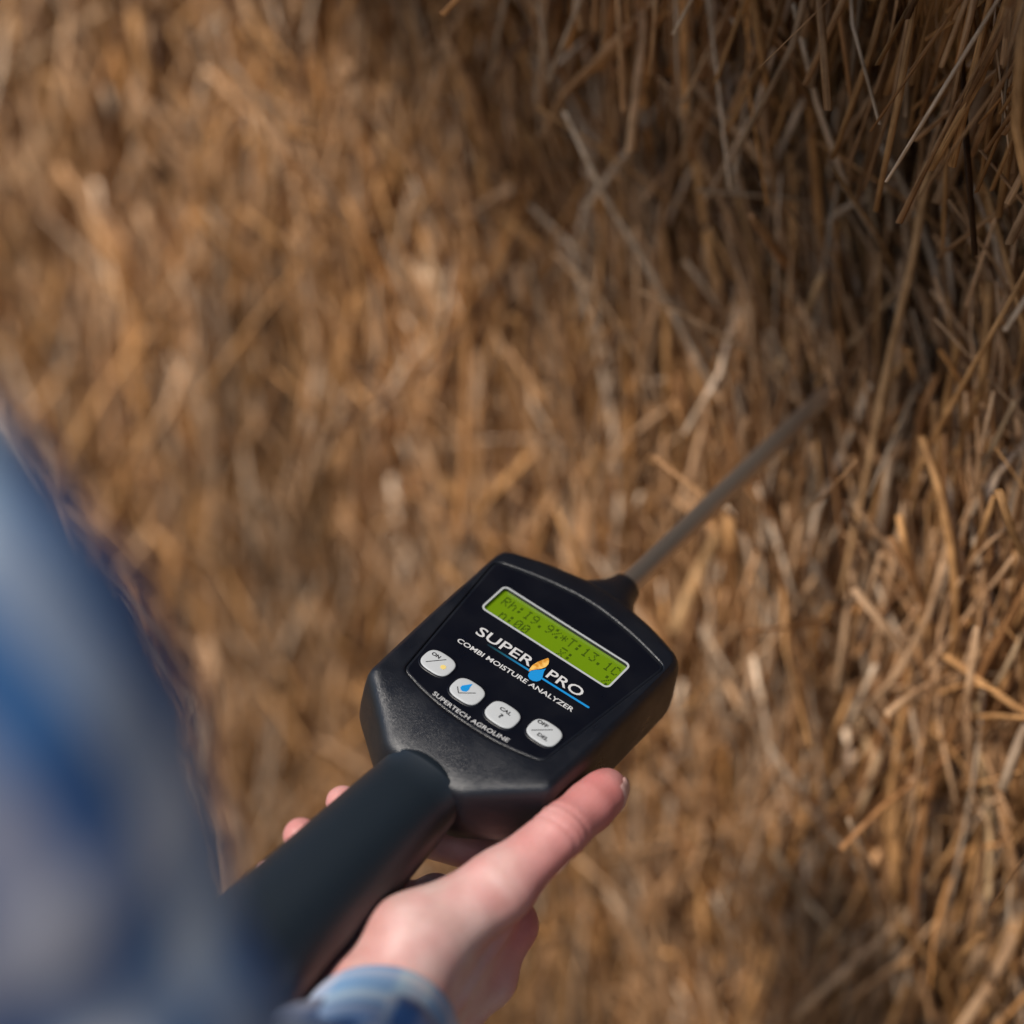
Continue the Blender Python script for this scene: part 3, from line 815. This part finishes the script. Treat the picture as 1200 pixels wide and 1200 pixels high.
def tube_uv(name, ctrs, rads, mat, parent, M, n=72, wr=0.0, squash=None, cap=(False, False), seed=0.0):
    ctrs = [Vector(c) for c in ctrs]
    P, Rr = [], []
    K = 10
    for i in range(len(ctrs) - 1):
        p0 = ctrs[max(i-1, 0)]; p1 = ctrs[i]; p2 = ctrs[i+1]; p3 = ctrs[min(i+2, len(ctrs)-1)]
        for s in np.linspace(0, 1, K, endpoint=False):
            P.append(.5*((2*p1)+(p2-p0)*s+(2*p0-5*p1+4*p2-p3)*s*s+(-p0+3*p1-3*p2+p3)*s**3)); Rr.append(rads[i]*(1-s)+rads[i+1]*s)
    P.append(ctrs[-1]); Rr.append(rads[-1])
    rings = []; arc = 0; arcs = []
    ref = Vector((0, 0, 1))
    for i, p in enumerate(P):
        d = (P[min(i+1, len(P)-1)] - P[max(i-1, 0)]).normalized()
        a = d.cross(ref).normalized(); ref = a.cross(d); bb = ref
        if i: arc += (p - P[i-1]).length
        arcs.append(arc)
        th = np.linspace(0, 2*np.pi, n, endpoint=False)
        w_ = wr * (vnoise(np.cos(th)*1.6+5+seed, arc*38+np.sin(th)*1.3, 1.5) + .5*vnoise(np.cos(th)*3+9+seed, arc*80+np.sin(th)*3, 3.5))
        rings.append(np.array([p + a*math.cos(x)*(Rr[i]+w_[j]) + bb*math.sin(x)*(Rr[i]+w_[j])*(squash or 1) for j, x in enumerate(th)]))
    V, F = loft(rings, *cap)
    me = mesh(name, V, F)
    uvl = me.uv_layers.new(name='cloth')
    for pl in me.polygons:
        vi = list(pl.vertices)
        js = [v % n for v in vi]; wrap = max(js) - min(js) > n / 2
        for li, v, j in zip(pl.loop_indices, vi, js):
            jj = j + n if (wrap and j < n/2) else j
            uvl.data[li].uv = (jj / n * .38, arcs[v // n])
    return link(name, me, mat, parent, M)
m_shirt = plaid('plaid_flannel', 12.0, 11.0, .42, .30, 1.45)
m_cuff = plaid('plaid_cuff', 9.0, 24.0, .15, .62, 1.7)
cc = lambda x, y, z: (x, y, z)
MS = PI_ @ MC
cuff0 = Vector((-.0505, -.203, -.806)); elbow = Vector((-.078, -.235, -.57)); shoulder = Vector((-.146, -.030, -.435))
upper = [shoulder + Vector((-.075, .035, .02)), shoulder, shoulder.lerp(elbow, .35) + Vector((.004, -.004, 0)), shoulder.lerp(elbow, .7) + Vector((.004, -.01, 0)), elbow + Vector((0, -.012, .01)),
         elbow.lerp(cuff0, .25) + Vector((0, -.008, 0)), elbow.lerp(cuff0, .6), elbow.lerp(cuff0, .93)]
sl_ = tube_uv('sleeve', upper, [.075, .066, .060, .056, .055, .050, .042, .031], m_shirt, person, MS, wr=.007)
dcf = (cuff0 - elbow).normalized()
cf = tube_uv('cuff', [cuff0 - dcf*.052, cuff0 - dcf*.03, cuff0 - dcf*.006, cuff0 + dcf*.004], [.0315, .0305, .0298, .0292], m_cuff, person, MS, wr=.0012)
so = cf.modifiers.new('thick', 'SOLIDIFY'); so.thickness = .003; so.offset = -1
# shirt body beside the frame
tube_uv('shirt', [(-.35, -.66, -.36), (-.35, -.44, -.36), (-.345, -.24, -.37), (-.34, -.10, -.38), (-.34, -.045, -.385), (-.34, -.01, -.385)], [.15, .16, .17, .16, .11, .06], m_shirt, person, MS, wr=.006, cap=(True, True), squash=.75, seed=3.)
